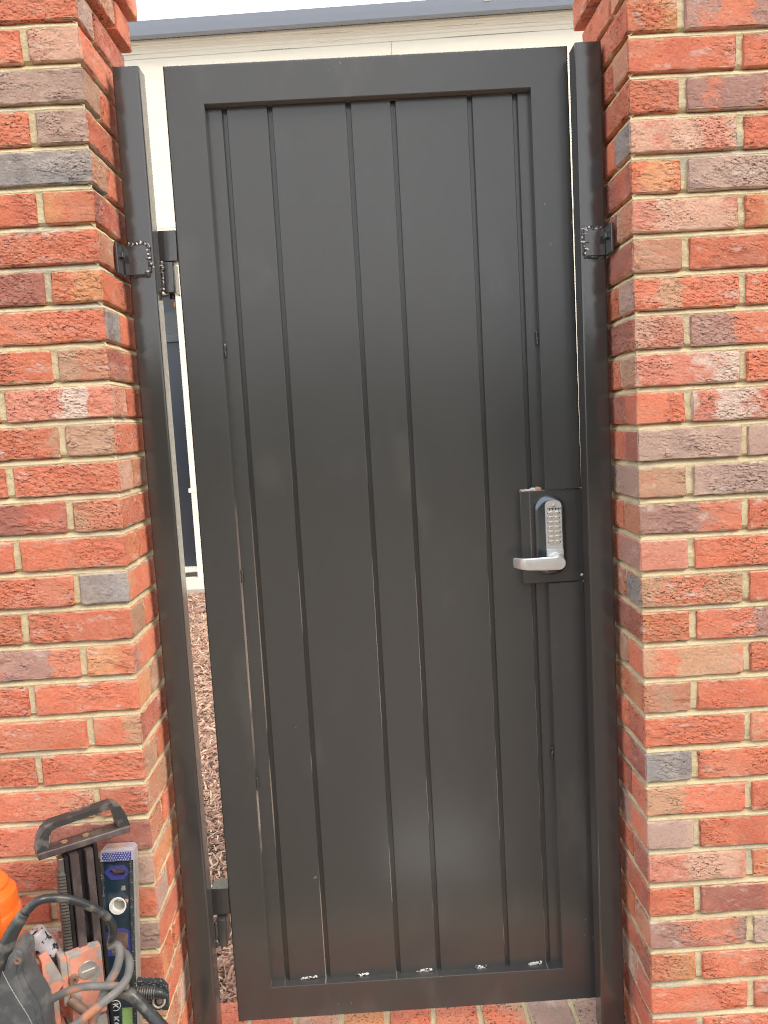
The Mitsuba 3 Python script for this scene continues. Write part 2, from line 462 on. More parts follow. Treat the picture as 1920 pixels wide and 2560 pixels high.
# course: (front bricks from the corner outwards, side bricks from the corner backwards)
LEFT = ['06 37', '80 00', '33 20', '30 0', '44 20', '10 7', '00 20', '17 0', '09 40', '20 7', '60 80', '29 0', '00 82', '97 0', '00 10', '40 9', '91 20',
        '15 5', '00 12', '90 7', '00 20', '09 9', '70 20', '30 1', '00 30', '36 0', '00 10', '20 0', '07 23', '10 0', '00 20']
RIGHT = ['00 20', '15 0', '00 20', '05 0', '80 40', '13 7', '81 27', '20 7', '90 30', '85 7', '60 20', '06 7', '33 70', '23 3', '50 20', '80 5', '90 42', '15 7',
         '90 02', '20 1', '09 70', '40 7', '90 07', '30 5', '81 70', '07 7', '53 21', '10 7', '05 73', '00 7', '10 00', '20 7']


def pillar(name, label, sgn, xc, codes, odd_stretch, wid):
    """A pillar whose corner at the gateway is xc; it runs outwards (sgn = -1 left, +1 right) and back from YF."""
    pil = thing(name, label, 'pillar')
    depth = BL + JT + BW

    def span(a, b):
        xa, xb = xc + sgn * a, xc + sgn * b
        return (min(xa, xb), max(xa, xb))

    # the mortar body: struck joints, deeper under the upper brick
    zb, zt = -0.115, ZL + PITCH
    nz = int(round((zt - zb) / (PITCH / 14)))
    zs = zt - np.arange(nz + 1) * PITCH / 14

    def sheet(us, place, seed):
        U, Z = np.meshgrid(us, zs, indexing='ij')
        f = ((ZL - Z) / PITCH) % 1.0                       # 0 just under a course, up to the joint's thickness, then the brick below
        jt = (PITCH - BH) / PITCH
        s = np.clip(f / jt, 0, 1)
        base = np.stack([U, Z * 0, Z], -1)
        nse = meshkit.fbm(base * np.array([28, 1, 70]) + seed, 3, seed)
        rec = 0.0120 - 0.0105 * s ** 0.7 + (nse - 0.5) * 0.0050
        rec = np.where(f > jt, 0.0048 + (nse - 0.5) * 0.005, rec)
        return U, Z, rec

    us = np.concatenate([np.arange(0.004, wid - 0.004, 0.011), [wid - 0.004]])
    U, Z, rec = sheet(us, None, 3 + (sgn > 0))
    rows = np.stack([xc + sgn * U, YF + rec, Z], -1)
    vs = np.arange(0.004, depth, 0.011)
    V, Z2, rec2 = sheet(vs, None, 9 + (sgn > 0))
    rows2 = np.stack([xc + sgn * rec2, YF + V, Z2], -1)
    loop = np.concatenate([rows[::-1], rows2], 0)           # one skin round the corner
    a, b = loop.shape[:2]
    i, j = np.meshgrid(np.arange(a - 1), np.arange(b - 1), indexing='ij')
    q = np.stack([i * b + j, (i + 1) * b + j, (i + 1) * b + j + 1, i * b + j + 1], -1).reshape(-1, 4)
    if sgn > 0:
        q = q[:, ::-1]
    skin = trimesh.Trimesh(loop.reshape(-1, 3), np.vstack([q[:, [0, 1, 2]], q[:, [0, 2, 3]]]), process=False)
    x0, x1 = span(0.020, wid - 0.006)
    core = trimesh.creation.box(bounds=[[x0, YF + 0.02, -0.13], [x1, YF + depth - 0.006, ZL + 4.5 * PITCH]])
    obj('mortar', cat([skin, core]), 'mortar_sand', pil, smooth=40)

    def course(i, code, out):
        zb_ = ZL - i * PITCH
        z0, z1 = zb_, zb_ + BH
        front, side = code.split()
        stretch = (i % 2 == 1) if odd_stretch else (i % 2 == 0)
        ox = out
        if stretch:   # corner brick lies along the front: its end shows on the side
            fr = [(-ox, BL), (BL + JT, wid + ox)]
            cd, sd = BW, [(BW + JT, depth + ox)]
        else:
            fr = [(-ox, BW), (BW + JT, BW + JT + BL)] + [(BW + 2 * JT + BL, wid + ox)]
            cd, sd = BL, [(BL + JT, depth + ox)]
        for k, (a, b) in enumerate(fr):
            c = int(front[k]) if k < len(front) else int(rng.choice([0, 0, 1, 7, 9]))
            x0_, x1_ = span(a, b)
            brick(pil, x0_, x1_, YF - out, YF + (cd if k == 0 else BW), z0, z1, c, end=int(side[0]) if k == 0 else c)
        for k, (a, b) in enumerate(sd):
            x0_, x1_ = span(-ox, BW - 0.002)
            brick(pil, x0_, x1_, YF + a, YF + b, z0, z1, int(side[min(k + 1, len(side) - 1)]))

    for i, code in enumerate(codes):
        course(i, code, 0.0)
    for k, out in ((1, 0.014), (2, 0.028), (3, 0.028)):
        course(-k, ('00 20', '70 09', '20 00')[k - 1], out)
    zc = ZL + 3 * PITCH + BH
    x0, x1 = span(-0.05, wid + 0.05)
    obj('cap', rbox(x0, x1, YF - 0.05, YF + depth + 0.05, zc + 0.008, zc + 0.07, 0.008), 'concrete', pil, smooth=30)
    return pil


pillar('brick_pillar', 'red brick pillar on the left of the gate with power tools leaning in front of it', -1, XL, LEFT, False, 2 * BL + JT)
pillar('brick_pillar', 'red brick pillar on the right, beside the lock side of the gate', 1, XR, RIGHT, False, 2 * BL + JT)

# ---------------------------------------------------------------- posts
TB = 0.0503


def post(label, x0, yf, ztop, lean=0.0):
    t = thing('gate_post', label, 'post')
    prof = rrect(x0, x0 + TB, yf, yf + TB, 0.0050, 5)
    m = trimesh.creation.extrude_polygon(prof, ztop + 0.125, engine='earcut')
    m.apply_translation([0, 0, -0.125])
    v = np.array(m.vertices)
    v[:, 0] += (v[:, 2] - 1.0) * lean
    m.vertices = v
    obj('tube', m, 'post_paint', t, smooth=40)
    return t


PL, PR, YP = -0.0806, 0.7848, -0.0700
lp = post('charcoal square steel post on the hinge side, bolted to the left brick pillar', PL, YP, 1.974)
rp = post('charcoal square steel post on the lock side, bolted to the right brick pillar', PR, YP, 1.976, 0.0042)


def bracket(parent, xa, xb, z0, z1, xflange, sgn):
    """An angle bracket welded on the post's face; its flange lies along the brick and points to the viewer."""
    yb = YP - 0.0065
    plate = rbox(min(xa, xb), max(xa, xb), yb, YP + 0.001, z0, z1, 0.0015)
    fl = rbox(min(xflange, xflange + sgn * 0.006), max(xflange, xflange + sgn * 0.006), yb - 0.038, YP + 0.001, z0 - 0.001, z1 + 0.001, 0.0015)
    br = obj('bracket', cat([plate, fl]), 'post_paint', parent, smooth=30)
    xm = xflange + (0 if sgn > 0 else 0.0)
    side = 1 if sgn < 0 else -1
    zc = (z0 + z1) / 2
    ms = []
    prof = [(0.0001, 0), (0.0078, 0), (0.0078, 0.005), (0.0065, 0.0068), (0.0001, 0.0072)]
    obj('bolt', lathe(prof, (xflange + (0.0 if sgn < 0 else 0.0), yb - 0.020, zc + 0.006), (side, 0, 0), 6), 'weld_painted', br, smooth=20)
    far = xa
    beads = [weld_bead((far, yb + 0.004, z0 + 0.004), (far, yb + 0.004, z1 + 0.006), 0.0052, 9, 0.6, 0.6),
             weld_bead((far, yb + 0.004, z1 + 0.001), (xb + (xa - xb) * 0.18, yb + 0.004, z1 + 0.002), 0.0048, 8, 0.6, 0.6),
             weld_bead((far, yb + 0.004, z0), (xb + (xa - xb) * 0.3, yb + 0.005, z0 - 0.001), 0.0040, 6, 0.5, 0.6)]
    obj('weld', cat(beads), 'weld_painted', br, smooth=True)
    sp = [weld_bead((far + rng.normal(0, .0055), yb - 0.0005, z0 + (z1 - z0) * (k + .5) / 7), (far + rng.normal(0, .004), yb - 0.001, z0 + (z1 - z0) * (k + .9) / 7), 0.0021, 2, 1.2, 0.4) for k in range(7)]
    sp += [weld_bead((far + (xb - far) * (k + .4) / 6, yb - 0.0005, z1 + rng.normal(0.001, .0025)), (far + (xb - far) * (k + .8) / 6, yb - 0.001, z1 + rng.normal(0.001, .0025)), 0.0021, 2, 1.2, 0.4) for k in range(5)]
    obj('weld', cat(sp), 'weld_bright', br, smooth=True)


bracket(lp, -0.040, -0.086, 1.592, 1.648, -0.0868, -1)
bracket(rp, 0.794, 0.834, 1.582, 1.634, 0.8340, 1)

# ---------------------------------------------------------------- gate
GW, GH, FW, FD = 0.7922, 2.0, 0.0755, 0.044
gate = thing('gate', 'tall charcoal steel gate of vertical boards in a mitred frame with a keypad lock', 'gate')


def frame_rail(side, cut=None):
    r = 0.0035
    prof = []
    for cx, cy, a0 in ((r, r, 180), (FW - 0.0015, 0.0015, 270), (FW - 0.0015, FD - 0.0015, 0), (r, FD - r, 90)):
        rr = r if cx < FW / 2 else 0.0015
        for a in np.linspace(a0, a0 + 90, 5):
            prof.append((cx + rr * math.cos(math.radians(a)), cy + rr * math.sin(math.radians(a))))
    prof = np.array(prof)
    o, y = prof[:, 0], prof[:, 1]
    if side == 'top':
        A, B = np.stack([o, y, GH - o], 1), np.stack([GW - o, y, GH - o], 1)
    elif side == 'bottom':
        A, B = np.stack([GW - o, y, o], 1), np.stack([o, y, o], 1)
    elif side == 'left':
        A, B = np.stack([o, y, o], 1), np.stack([o, y, GH - o], 1)
    else:
        A, B = np.stack([GW - o, y, GH - o], 1), np.stack([GW - o, y, o], 1)
    if cut is not None:      # only from one mitre to the height 'cut'
        (A if cut[1] < 1.0 else B)[:, 2] = cut[0]
    n = len(o)
    seg = 12
    ring = [A + (B - A) * t for t in np.linspace(0, 1, seg + 1)]
    v = np.vstack(ring)
    f = []
    for i in range(seg):
        for j in range(n):
            k = (j + 1) % n
            f += [[i * n + j, (i + 1) * n + j, (i + 1) * n + k], [i * n + j, (i + 1) * n + k, i * n + k]]
    if cut is not None:
        e = 0 if cut[1] < 1.0 else seg * n
        f += [[e, e + j, e + j + 1] for j in range(1, n - 1)]
    m = trimesh.Trimesh(v, f, process=False)
    m.fix_normals()
    return m


LX0, LX1, LZ0, LZ1 = 0.664, 0.7938, 0.934, 1.129
for nm, s, ct in (('top_rail', 'top', None), ('bottom_rail', 'bottom', None), ('stile', 'left', None), ('stile', 'right', (LZ1 + 0.0012, 1.5)), ('stile', 'right', (LZ0 - 0.0012, 0.5))):
    obj(nm, frame_rail(s, ct), 'gate_paint', gate, smooth=35)

YB = 0.0205      # the boards' faces lie this far behind the frame's
edges = [FW - 0.003] + GROOVES + [GW - FW + 0.003]
for a, b, i in zip(edges[:-1], edges[1:], range(7)):
    x0 = a + (0.0047 if i else 0.0)
    x1 = b - (0.0047 if i < 6 else 0.0)
    obj('board', rbox(x0, x1, YB, YB + 0.014, FW - 0.004, GH - FW + 0.004, 0.0016), 'gate_paint', gate, smooth=30)
obj('backing_sheet', trimesh.creation.box(bounds=[[FW - 0.002, YB + 0.0105, FW - 0.003], [GW - FW + 0.002, YB + 0.0135, GH - FW + 0.003]]), 'gate_paint', gate)
# weld tacks: bright along the foot, painted over along the stiles and the head
for x in (0.140, 0.262, 0.394, 0.524, 0.644):
    w = 0.026 + 0.012 * rng.random()
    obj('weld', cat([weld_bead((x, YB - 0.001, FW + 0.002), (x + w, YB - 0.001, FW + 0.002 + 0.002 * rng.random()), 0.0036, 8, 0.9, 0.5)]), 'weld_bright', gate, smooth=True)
for x in (0.150, 0.415, 0.640):
    obj('weld', weld_bead((x, YB + 0.0005, GH - FW - 0.001), (x + 0.04, YB + 0.0005, GH - FW - 0.001), 0.0026, 11, 0.5, 0.8), 'weld_painted', gate, smooth=True)
for x, z in ((FW + 0.002, 1.450), (FW + 0.002, 0.985), (FW + 0.002, 0.533), (GW - FW - 0.002, 1.44), (GW - FW - 0.002, 0.56)):
    obj('weld', weld_bead((x, YB - 0.006, z - 0.014), (x, YB - 0.006, z + 0.014), 0.0034, 8, 0.5, 0.8), 'weld_painted', gate, smooth=True)

# lock box and keypad lock
obj('lock_box', rbox(LX0, LX1, 0.0050, YB + 0.020, LZ0, LZ1, 0.002), 'gate_paint', gate, smooth=30)
obj('weld', cat([weld_bead((LX0 + 0.002, 0.008, LZ1 + 0.001), (LX0 + 0.046, 0.010, LZ1 + 0.002), 0.0040, 13, 0.8, 0.8)]), 'weld_chalky', gate, smooth=True)
lock = key_for(f'{gate}__keypad_lock')
labels[lock] = {'label': 'silver keypad lock with a lever handle'}
used.discard(lock)
KX0, KX1, KZ0, KZ1 = 0.6915, 0.7550, 0.9535, 1.1180
yl = 0.0035
pts = [rrect(KX0, KX1, KZ0, KZ1, 0.0285, 10), rrect(KX0 + 0.004, KX1 - 0.004, KZ0 + 0.004, KZ1 - 0.004, 0.0255, 10), rrect(KX0 + 0.011, KX1 - 0.008, KZ0 + 0.010, KZ1 - 0.010, 0.02, 10)]


def loft(polys, ys):
    rings = []
    for pg, y in zip(polys, ys):
        c = np.array(pg.exterior.coords)
        d = np.r_[0, np.cumsum(np.linalg.norm(np.diff(c, axis=0), axis=1))]
        t = np.linspace(0, d[-1], 65)[:-1]
        ctr = np.array(pg.centroid.coords[0])
        q = np.stack([np.interp(t, d, c[:, 0]), np.interp(t, d, c[:, 1])], 1)
        st = np.argmin(np.abs(np.arctan2(q[:, 1] - ctr[1], q[:, 0] - ctr[0])))
        q = np.roll(q, -st, axis=0)
        rings.append(np.stack([q[:, 0], np.full(64, y), q[:, 1]], 1))
    return chull(np.vstack(rings))


body = obj('keypad_lock', loft([pts[0], pts[0], pts[1], pts[2]], [yl + 0.002, yl - 0.010, yl - 0.015, yl - 0.0165]), 'lock_chrome', gate, smooth=30)
yk = yl - 0.0165
inset = rrect(0.7115, 0.7450, 0.974, 1.1085, 0.011, 6).difference(sbox(0.70, 0.96, 0.76, 0.990))
obj('keypad', slab(inset, yk - 0.0025, 0.004), 'lock_satin', lock, smooth=20)
for r_ in range(7):
    for c_ in range(2):
        bx, bz = 0.7222 + c_ * 0.0124, 1.0825 - r_ * 0.0100
        obj('button', rbox(bx - 0.0042, bx + 0.0042, yk - 0.0068, yk - 0.001, bz - 0.0036, bz + 0.0036, 0.001), 'button_metal', lock, smooth=30)
# small dark characters on the key plate: a maker's line too small to read, and a mark at each key
mk = []
for i in range(9):
    x = 0.7165 + i * 0.0031
    mk.append(slab(sbox(x, 1.0920 - 0.0016 * (i % 2) - 0.0018, x + 0.0022, 1.0920 + 0.0012), yk - 0.0031, 0.001))
for r_ in range(7):
    for c_ in range(2):
        bx, bz = 0.7222 + c_ * 0.0124 + (-0.0062 if c_ == 0 else 0.0062), 1.0825 - r_ * 0.0100
        mk.append(slab(sbox(bx - 0.0008, bz - 0.0014, bx + 0.0008, bz + 0.0012), yk - 0.0031, 0.001))
obj('marking', cat(mk), 'dark_print', lock)
obj('indicator', lathe([(0.0001, 0), (0.0034, 0), (0.003, 0.003), (0.0001, 0.004)], (0.7285, yk - 0.002, 1.0975), (0, -1, 0), 14), 'brass', lock, smooth=30)
hub = lathe([(0.0001, 0), (0.0155, 0), (0.0155, 0.018), (0.0135, 0.022), (0.0001, 0.022)], (0.7300, yk + 0.002, 0.9855), (0, -1, 0), 28)
obj('lever_neck', cat([hub, slab(sbox(0.7118, 0.968, 0.7462, 1.0070), yk - 0.004, 0.005)]), 'lock_satin', lock, smooth=30)
# lever: a flat bar with a round end that bends back towards the gate at its tip
path = np.array([(0.7265, -0.060), (0.71, -0.0615), (0.69, -0.062), (0.674, -0.062), (0.663, -0.061), (0.655, -0.057), (0.6475, -0.0475), (0.6415, -0.036)])
hs = np.array([0.0135, 0.0132, 0.0128, 0.0122, 0.0118, 0.0114, 0.0108, 0.0100])
tg = np.gradient(path, axis=0)
tg /= np.linalg.norm(tg, axis=1, keepdims=True)
nrm = np.stack([tg[:, 1], -tg[:, 0]], 1)
rings = []
prof = [(-1, .55), (-.8, 1), (.8, 1), (1, .55), (1, -.55), (.8, -1), (-.8, -1), (-1, -.55)]
for (x, y), h, nn_ in zip(path, hs, nrm):
    ring = []
    for hz, th in prof:
        o = np.array([x, y]) + nn_ * th * 0.0038
        ring.append([o[0], o[1], 0.9860 + hz * h + (0.7265 - x) * 0.02])
    rings.append(ring)
rings = np.array(rings)
f = []
n8 = 8
for i in range(len(rings) - 1):
    for j in range(n8):
        k = (j + 1) % n8
        f += [[i * n8 + j, i * n8 + k, (i + 1) * n8 + k], [i * n8 + j, (i + 1) * n8 + k, (i + 1) * n8 + j]]
for i in range(1, n8 - 1):
    f.append([0, i + 1, i])
    e = (len(rings) - 1) * n8
    f.append([e, e + i, e + i + 1])
lev = trimesh.Trimesh(rings.reshape(-1, 3), f, process=False)
lev.fix_normals()
cap = lathe([(0.0001, -0.0038), (0.0126, -0.0038), (0.0135, -0.0022), (0.0135, 0.0022), (0.0126, 0.0038), (0.0001, 0.0038)], (0.7265, -0.060, 0.9860), (0, -1, 0), 36)
nk = lathe([(0.011, 0), (0.011, 0.046)], (0.7280, yk, 0.9860), (0, -1, 0), 24)
obj('lever', cat([lev, cap, nk]), 'lock_satin', lock, smooth=35)
obj('latch_keep', rbox(LX1 - 0.006, LX1 - 0.001, 0.003, 0.020, 0.952, 1.006, 0.001), 'post_paint', gate, smooth=30)
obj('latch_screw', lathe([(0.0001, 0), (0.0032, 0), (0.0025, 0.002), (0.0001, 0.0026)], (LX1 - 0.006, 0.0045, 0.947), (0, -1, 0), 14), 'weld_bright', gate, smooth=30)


# hinges
def hinge(label, zc, bright_flecks):
    h = thing('hinge', label, 'hinge')
    obj('upper_leaf', rbox(-0.0368, -0.0002, 0.002, 0.046, zc + 0.0015, zc + 0.062, 0.002), 'post_paint', h, smooth=30)
    obj('lower_leaf', rbox(-0.0302, -0.0085, -0.0125, 0.040, zc - 0.062, zc - 0.0015, 0.0025), 'post_paint', h, smooth=30)
    obj('weld', weld_bead((-0.0298, -0.018, zc - 0.060), (-0.0296, -0.018, zc - 0.001), 0.0052, 12, 0.45, 0.7), 'weld_painted', h, smooth=True)
    sp = [weld_bead((-0.0285 + rng.normal(0, .0012), -0.0225, zc - 0.06 * (k + .3) / 8), (-0.0262, -0.0228, zc - 0.06 * (k + .6) / 8), 0.0014, 2, 0.6, 0.6) for k in range(8)]
    if bright_flecks:  # adds separate bright weld flecks along the bead
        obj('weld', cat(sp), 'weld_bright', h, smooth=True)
    obj('pin', lathe([(0.0001, 0), (0.0045, 0), (0.0055, 0.002), (0.0055, 0.100), (0.0045, 0.102), (0.0001, 0.102)], (-0.019, 0.012, zc - 0.072), (0, 0, 1), 16), 'black_steel', h, smooth=30)
    return h


hinge('upper steel block hinge between the left post and the gate', 1.628, True)
hinge('lower steel block hinge near the foot of the gate', 0.247, False)

# ---------------------------------------------------------------- ground
def sheet(x0, x1, y0, y1, z, nx, ny, amp=0.0, sc=1.0, seed=0):
    X, Y = np.meshgrid(np.linspace(x0, x1, nx), np.linspace(y0, y1, ny), indexing='ij')
    p = np.stack([X, Y, X * 0], -1)
    Z = z + (meshkit.fbm(p * sc, 4, seed) - 0.5) * amp
    i, j = np.meshgrid(np.arange(nx - 1), np.arange(ny - 1), indexing='ij')
    q = np.stack([i * ny + j, (i + 1) * ny + j, (i + 1) * ny + j + 1, i * ny + j + 1], -1).reshape(-1, 4)
    return (np.stack([X, Y, Z], -1).reshape(-1, 3), q), (X, Y, Z)


m, _ = sheet(-150, 150, -150, 150, -0.13, 3, 3)
k = obj('ground', m, 'earth')
labels[k] = {'label': 'bare brown earth around the gateway', 'category': 'ground', 'kind': 'structure'}
k = obj('added_glow_slab', rbox(0.34, 0.66, -1.08, -0.66, -0.16, -0.1, 0.006), 'added_slab_pale', smooth=30)  # added out of view: its mirror image makes the glow low on the gate
labels[k] = {'label': 'added pale slab, unseen, laid before the gate to mirror as a glow', 'category': 'slab', 'kind': 'structure'}
m, _ = sheet(-3.2, 3.2, 0.125, 5.55, -0.075, 130, 130, 0.035, 3.0, 4)
k = obj('mulch_bed', m, 'mulch_soil', smooth=True)
labels[k] = {'label': 'brown mulched bed seen through the gap beside the gate', 'category': 'mulch', 'kind': 'structure'}
# bark slivers lying on the bed, densest along the gap that opens beside the hinge post
chips = {'chip_brown': [], 'chip_dark': [], 'chip_tan': [], 'chip_red': []}
names = list(chips)


def add_chip(x, y, big):
    L, Wd, th = rng.uniform(0.014, 0.055) * big, rng.uniform(0.003, 0.011) * big, rng.uniform(0.001, 0.004)
    a, e, ro = rng.uniform(0, 2 * np.pi), rng.normal(0, 0.3), rng.normal(0, 0.6)
    z = -0.075 + (meshkit.fbm(np.array([[x, y, 0.0]]) * 3.0, 4, 4)[0] - 0.5) * 0.035
    R = trimesh.transformations.euler_matrix(ro, e, a)
    sh = rng.uniform(0.3, 1, 4)
    v = np.array([[-1, -sh[0], -1], [-1, sh[1], -1], [1, -sh[2], -1], [1, sh[3], -1], [-.9, -sh[0] * .8, 1], [-.9, sh[1] * .8, 1], [.9, -sh[2] * .8, 1], [.9, sh[3] * .8, 1]]) * np.array([L / 2, Wd / 2, th / 2])
    v = v @ R[:3, :3].T + [x, y, z + th * 0.5 + abs(math.sin(e)) * L * 0.3 + rng.uniform(0, 0.014)]
    chips[rng.choice(names, p=[.38, .17, .20, .25])].append(v)


for _ in range(16000):
    y = 0.13 + 5.3 * rng.random() ** 1.5
    t = (y + 1.745) / 1.745
    xc = 0.3576 + (-0.018 - 0.3576) * t
    add_chip(xc + rng.normal(0, 0.055 * t + 0.03), y, 1.0 + 0.22 * (y > 2) * rng.random())
for _ in range(5000):
    add_chip(rng.uniform(-2.4, 1.6), 0.14 + 5.2 * rng.random(), 1.5)
CF = np.array([[0, 1, 3], [0, 3, 2], [4, 6, 7], [4, 7, 5], [0, 4, 5], [0, 5, 1], [2, 3, 7], [2, 7, 6], [0, 2, 6], [0, 6, 4], [1, 5, 7], [1, 7, 3]])
kk = thing('bark_chips', 'loose brown and tan bark slivers over the mulched bed', 'bark chips', kind='stuff')
for i, nm in enumerate(names):
    v = np.array(chips[nm])
    k = f'{kk}__{i + 1:03d}'
    scene[k] = mikit.ply((v.reshape(-1, 3), (CF[None] + 8 * np.arange(len(v))[:, None, None]).reshape(-1, 3)), nm)

# brick threshold under the gate
th = key_for('brick_threshold')
used.discard(th)
obj('brick_threshold', trimesh.creation.box(bounds=[[XL + 0.004, YF - 0.20, -0.12], [XR - 0.004, 0.112, -0.043]]), 'mortar_sand')
labels[th] = {'label': 'brick threshold laid flat under the gate between the pillars', 'category': 'threshold', 'kind': 'structure'}
tc = '0021099031 0100279103'
for row, (y0, y1) in enumerate(((-0.088, 0.118), (-0.300, -0.098))):
    for i in range(9):
        x0 = XL + 0.012 + i * 0.1035
        c = int(tc.split()[row][i])
        if row == 0 and i >= 7:
            c = 3
        brick(th, x0, x0 + 0.0925, y0, y1, -0.10, -0.036 + rng.normal(0, 0.0008), c, 0.7)

# ---------------------------------------------------------------- house behind
YW = 6.1
house = thing('house', 'cream painted house behind the gate with a dark gutter along its eaves', 'house')
obj('wall', cat([trimesh.creation.box(bounds=[[-1.262, YW, -0.13], [5.5, YW + 0.2, 3.15]]), trimesh.creation.box(bounds=[[-6.0, YW, -0.13], [-2.35, YW + 0.2, 3.15]]),
                 trimesh.creation.box(bounds=[[-2.35, YW, 2.56], [-1.262, YW + 0.2, 3.15]])]), 'cream_paint', house)
for a, b in ((-6.0, -2.005), (-1.995, 0.7590), (0.7620, 3.60), (3.607, 5.5)):
    obj('frieze_board', rbox(a, b, YW - 0.035, YW + 0.15, 3.15, 4.57, 0.004), 'cream_paint', house, smooth=30)
obj('frieze_moulding', rbox(-6.0, 5.5, YW - 0.055, YW + 0.1, 3.06, 3.155, 0.008), 'cream_trim', house, smooth=30)
prof = [(0.0, 4.572), (-0.036, 4.572), (-0.038, 4.606), (-0.046, 4.610), (-0.048, 4.632), (-0.058, 4.636), (-0.060, 4.664), (-0.070, 4.668), (-0.072, 4.682), (-0.082, 4.686), (-0.084, 4.706), (0.0, 4.706)]
pg = Polygon([(y, z) for y, z in prof])
c = extr(pg, 11.5)
v = np.array(c.vertices)
c.vertices = np.stack([v[:, 2] - 6.0, YW + v[:, 0], v[:, 1]], 1)
c.fix_normals()
obj('crown_moulding', c, 'cream_trim', house)
gp = Polygon([(-0.11, 4.700), (-0.185, 4.702), (-0.196, 4.762), (-0.203, 4.812), (-0.195, 4.813), (-0.188, 4.767), (-0.179, 4.708), (-0.12, 4.708), (-0.12, 4.808), (-0.11, 4.808)])
c = extr(gp, 11.6)
v = np.array(c.vertices)
c.vertices = np.stack([v[:, 2] - 6.05, YW + v[:, 0], v[:, 1]], 1)
c.fix_normals()
g = obj('gutter', c, 'gutter_grey', house)
for x in (1.56,):
    obj('clip', rbox(x, x + 0.06, YW - 0.206, YW - 0.195, 4.772, 4.786, 0.002), 'white_plastic', g, smooth=30)
rf = trimesh.Trimesh([[-6.1, YW - 0.1, 4.79], [5.6, YW - 0.1, 4.79], [5.6, YW + 5, 5.08], [-6.1, YW + 5, 5.08], [-6.1, YW - 0.1, 4.82], [5.6, YW - 0.1, 4.82], [5.6, YW + 5, 5.11], [-6.1, YW + 5, 5.11]],
                     [[0, 1, 2], [0, 2, 3], [4, 6, 5], [4, 7, 6], [0, 5, 1], [0, 4, 5], [1, 6, 2], [1, 5, 6], [2, 7, 3], [2, 6, 7], [3, 4, 0], [3, 7, 4]])
rf.fix_normals()
obj('roof', rf, 'roof_shingle', house)
door = obj('door', trimesh.creation.box(bounds=[[-2.35, YW + 0.10, 0.03], [-1.262, YW + 0.14, 2.56]]), 'door_navy', house)
labels[door] = {'label': 'dark navy glazed door'}
obj('glass', trimesh.creation.box(bounds=[[-2.25, YW + 0.095, 2.20], [-1.318, YW + 0.1, 2.40]]), 'window_glass', door)
obj('rail', rbox(-2.345, -1.268, YW + 0.05, YW + 0.11, 2.130, 2.195, 0.004), 'door_trim', door, smooth=30)
obj('frame', rbox(-1.318, -1.266, YW + 0.04, YW + 0.11, 0.02, 2.555, 0.006), 'door_navy', door, smooth=30)
obj('edge_reflection', rbox(-1.3245, -1.3185, YW + 0.085, YW + 0.1, 0.10, 2.09, 0.001), 'aluminium', door, smooth=30)  # pale strip put in for the reflection along the door glass edge
obj('sill', rbox(-2.34, -1.268, YW + 0.02, YW + 0.12, -0.01, 0.035, 0.004), 'cream_paint', door, smooth=30)
obj('lamp', lathe([(0.0001, 0), (0.010, 0.0), (0.014, 0.02), (0.010, 0.045), (0.0001, 0.045)], (-1.335, YW + 0.06, 2.44), (0, 0, 1), 16), 'amber_lamp', door, smooth=30)
ds = obj('downspout', rbox(-1.292, -1.222, YW - 0.085, YW - 0.005, -0.115, 3.06, 0.006), 'cream_paint', house, smooth=30)
obj('bracket', rbox(-1.312, -1.21, YW - 0.092, YW - 0.003, 0.745, 0.785, 0.004), 'cream_paint', ds, smooth=30)
for k_ in [q for q in scene if q.startswith('house__')]:       # the house stands slightly askew to the gate
    scene[k_]['to_world'] = T().translate([0, YW, 0]).rotate([0, 0, 1], -2.6).translate([0, -YW, 0])
k = obj('concrete_path', rbox(-6, 5.5, 5.50, YW + 0.05, -0.16, -0.045, 0.006), 'concrete', smooth=30)
labels[k] = {'label': 'narrow pale concrete strip along the foot of the house wall', 'category': 'path', 'kind': 'structure'}

# ---------------------------------------------------------------- tools by the left pillar
# magnetic drill: local frame u along the carrying handle, v away from the viewer, w up
AN = math.radians(33)
E1, E2 = np.array([math.cos(AN), math.sin(AN), 0]), np.array([-math.sin(AN), math.cos(AN), 0])
DO = np.array([-0.1874, -0.310, 0.5733])


def D(p):
    p = np.atleast_2d(np.asarray(p, float))
    return DO + p[:, :1] * E1 + p[:, 1:2] * E2 + p[:, 2:3] * np.array([0, 0, 1.0])


def local(m):
    m = m.copy()
    m.vertices = D(m.vertices)
    return m


drill = thing('magnetic_drill', 'worn orange magnetic drill with dark column and carrying handle by the left pillar', 'drill')
obj('handle_plate', local(rbox(-0.0705, 0.0885, 0.0, 0.031, 0.001, 0.0145, 0.003)), 'anodised_brown', drill, smooth=30)
out = Polygon([(-0.0705, 0.0145), (-0.0665, 0.034), (-0.058, 0.048), (-0.050, 0.0545), (-0.042, 0.0575), (0.060, 0.0625), (0.068, 0.060), (0.075, 0.052), (0.081, 0.040), (0.0885, 0.0145)])
inn = Polygon([(-0.052, 0.0145), (-0.049, 0.038), (-0.044, 0.0450), (-0.036, 0.0485), (0.055, 0.0530), (0.060, 0.0500), (0.0640, 0.040), (0.0680, 0.0145)])
hm = slab(out.buffer(0.001).difference(inn), 0.004, 0.026)
obj('carrying_handle', local(hm), 'black_plastic', drill, smooth=25)
for u in (-0.0235, 0.0135):
    obj('screw', local(lathe([(0.0001, 0), (0.0026, 0), (0.0028, 0.0015), (0.0056, 0.0016), (0.0056, 0.0002)], (u, 0.016, 0.0142), (0, 0, 1), 20)), 'brass', drill, smooth=30)
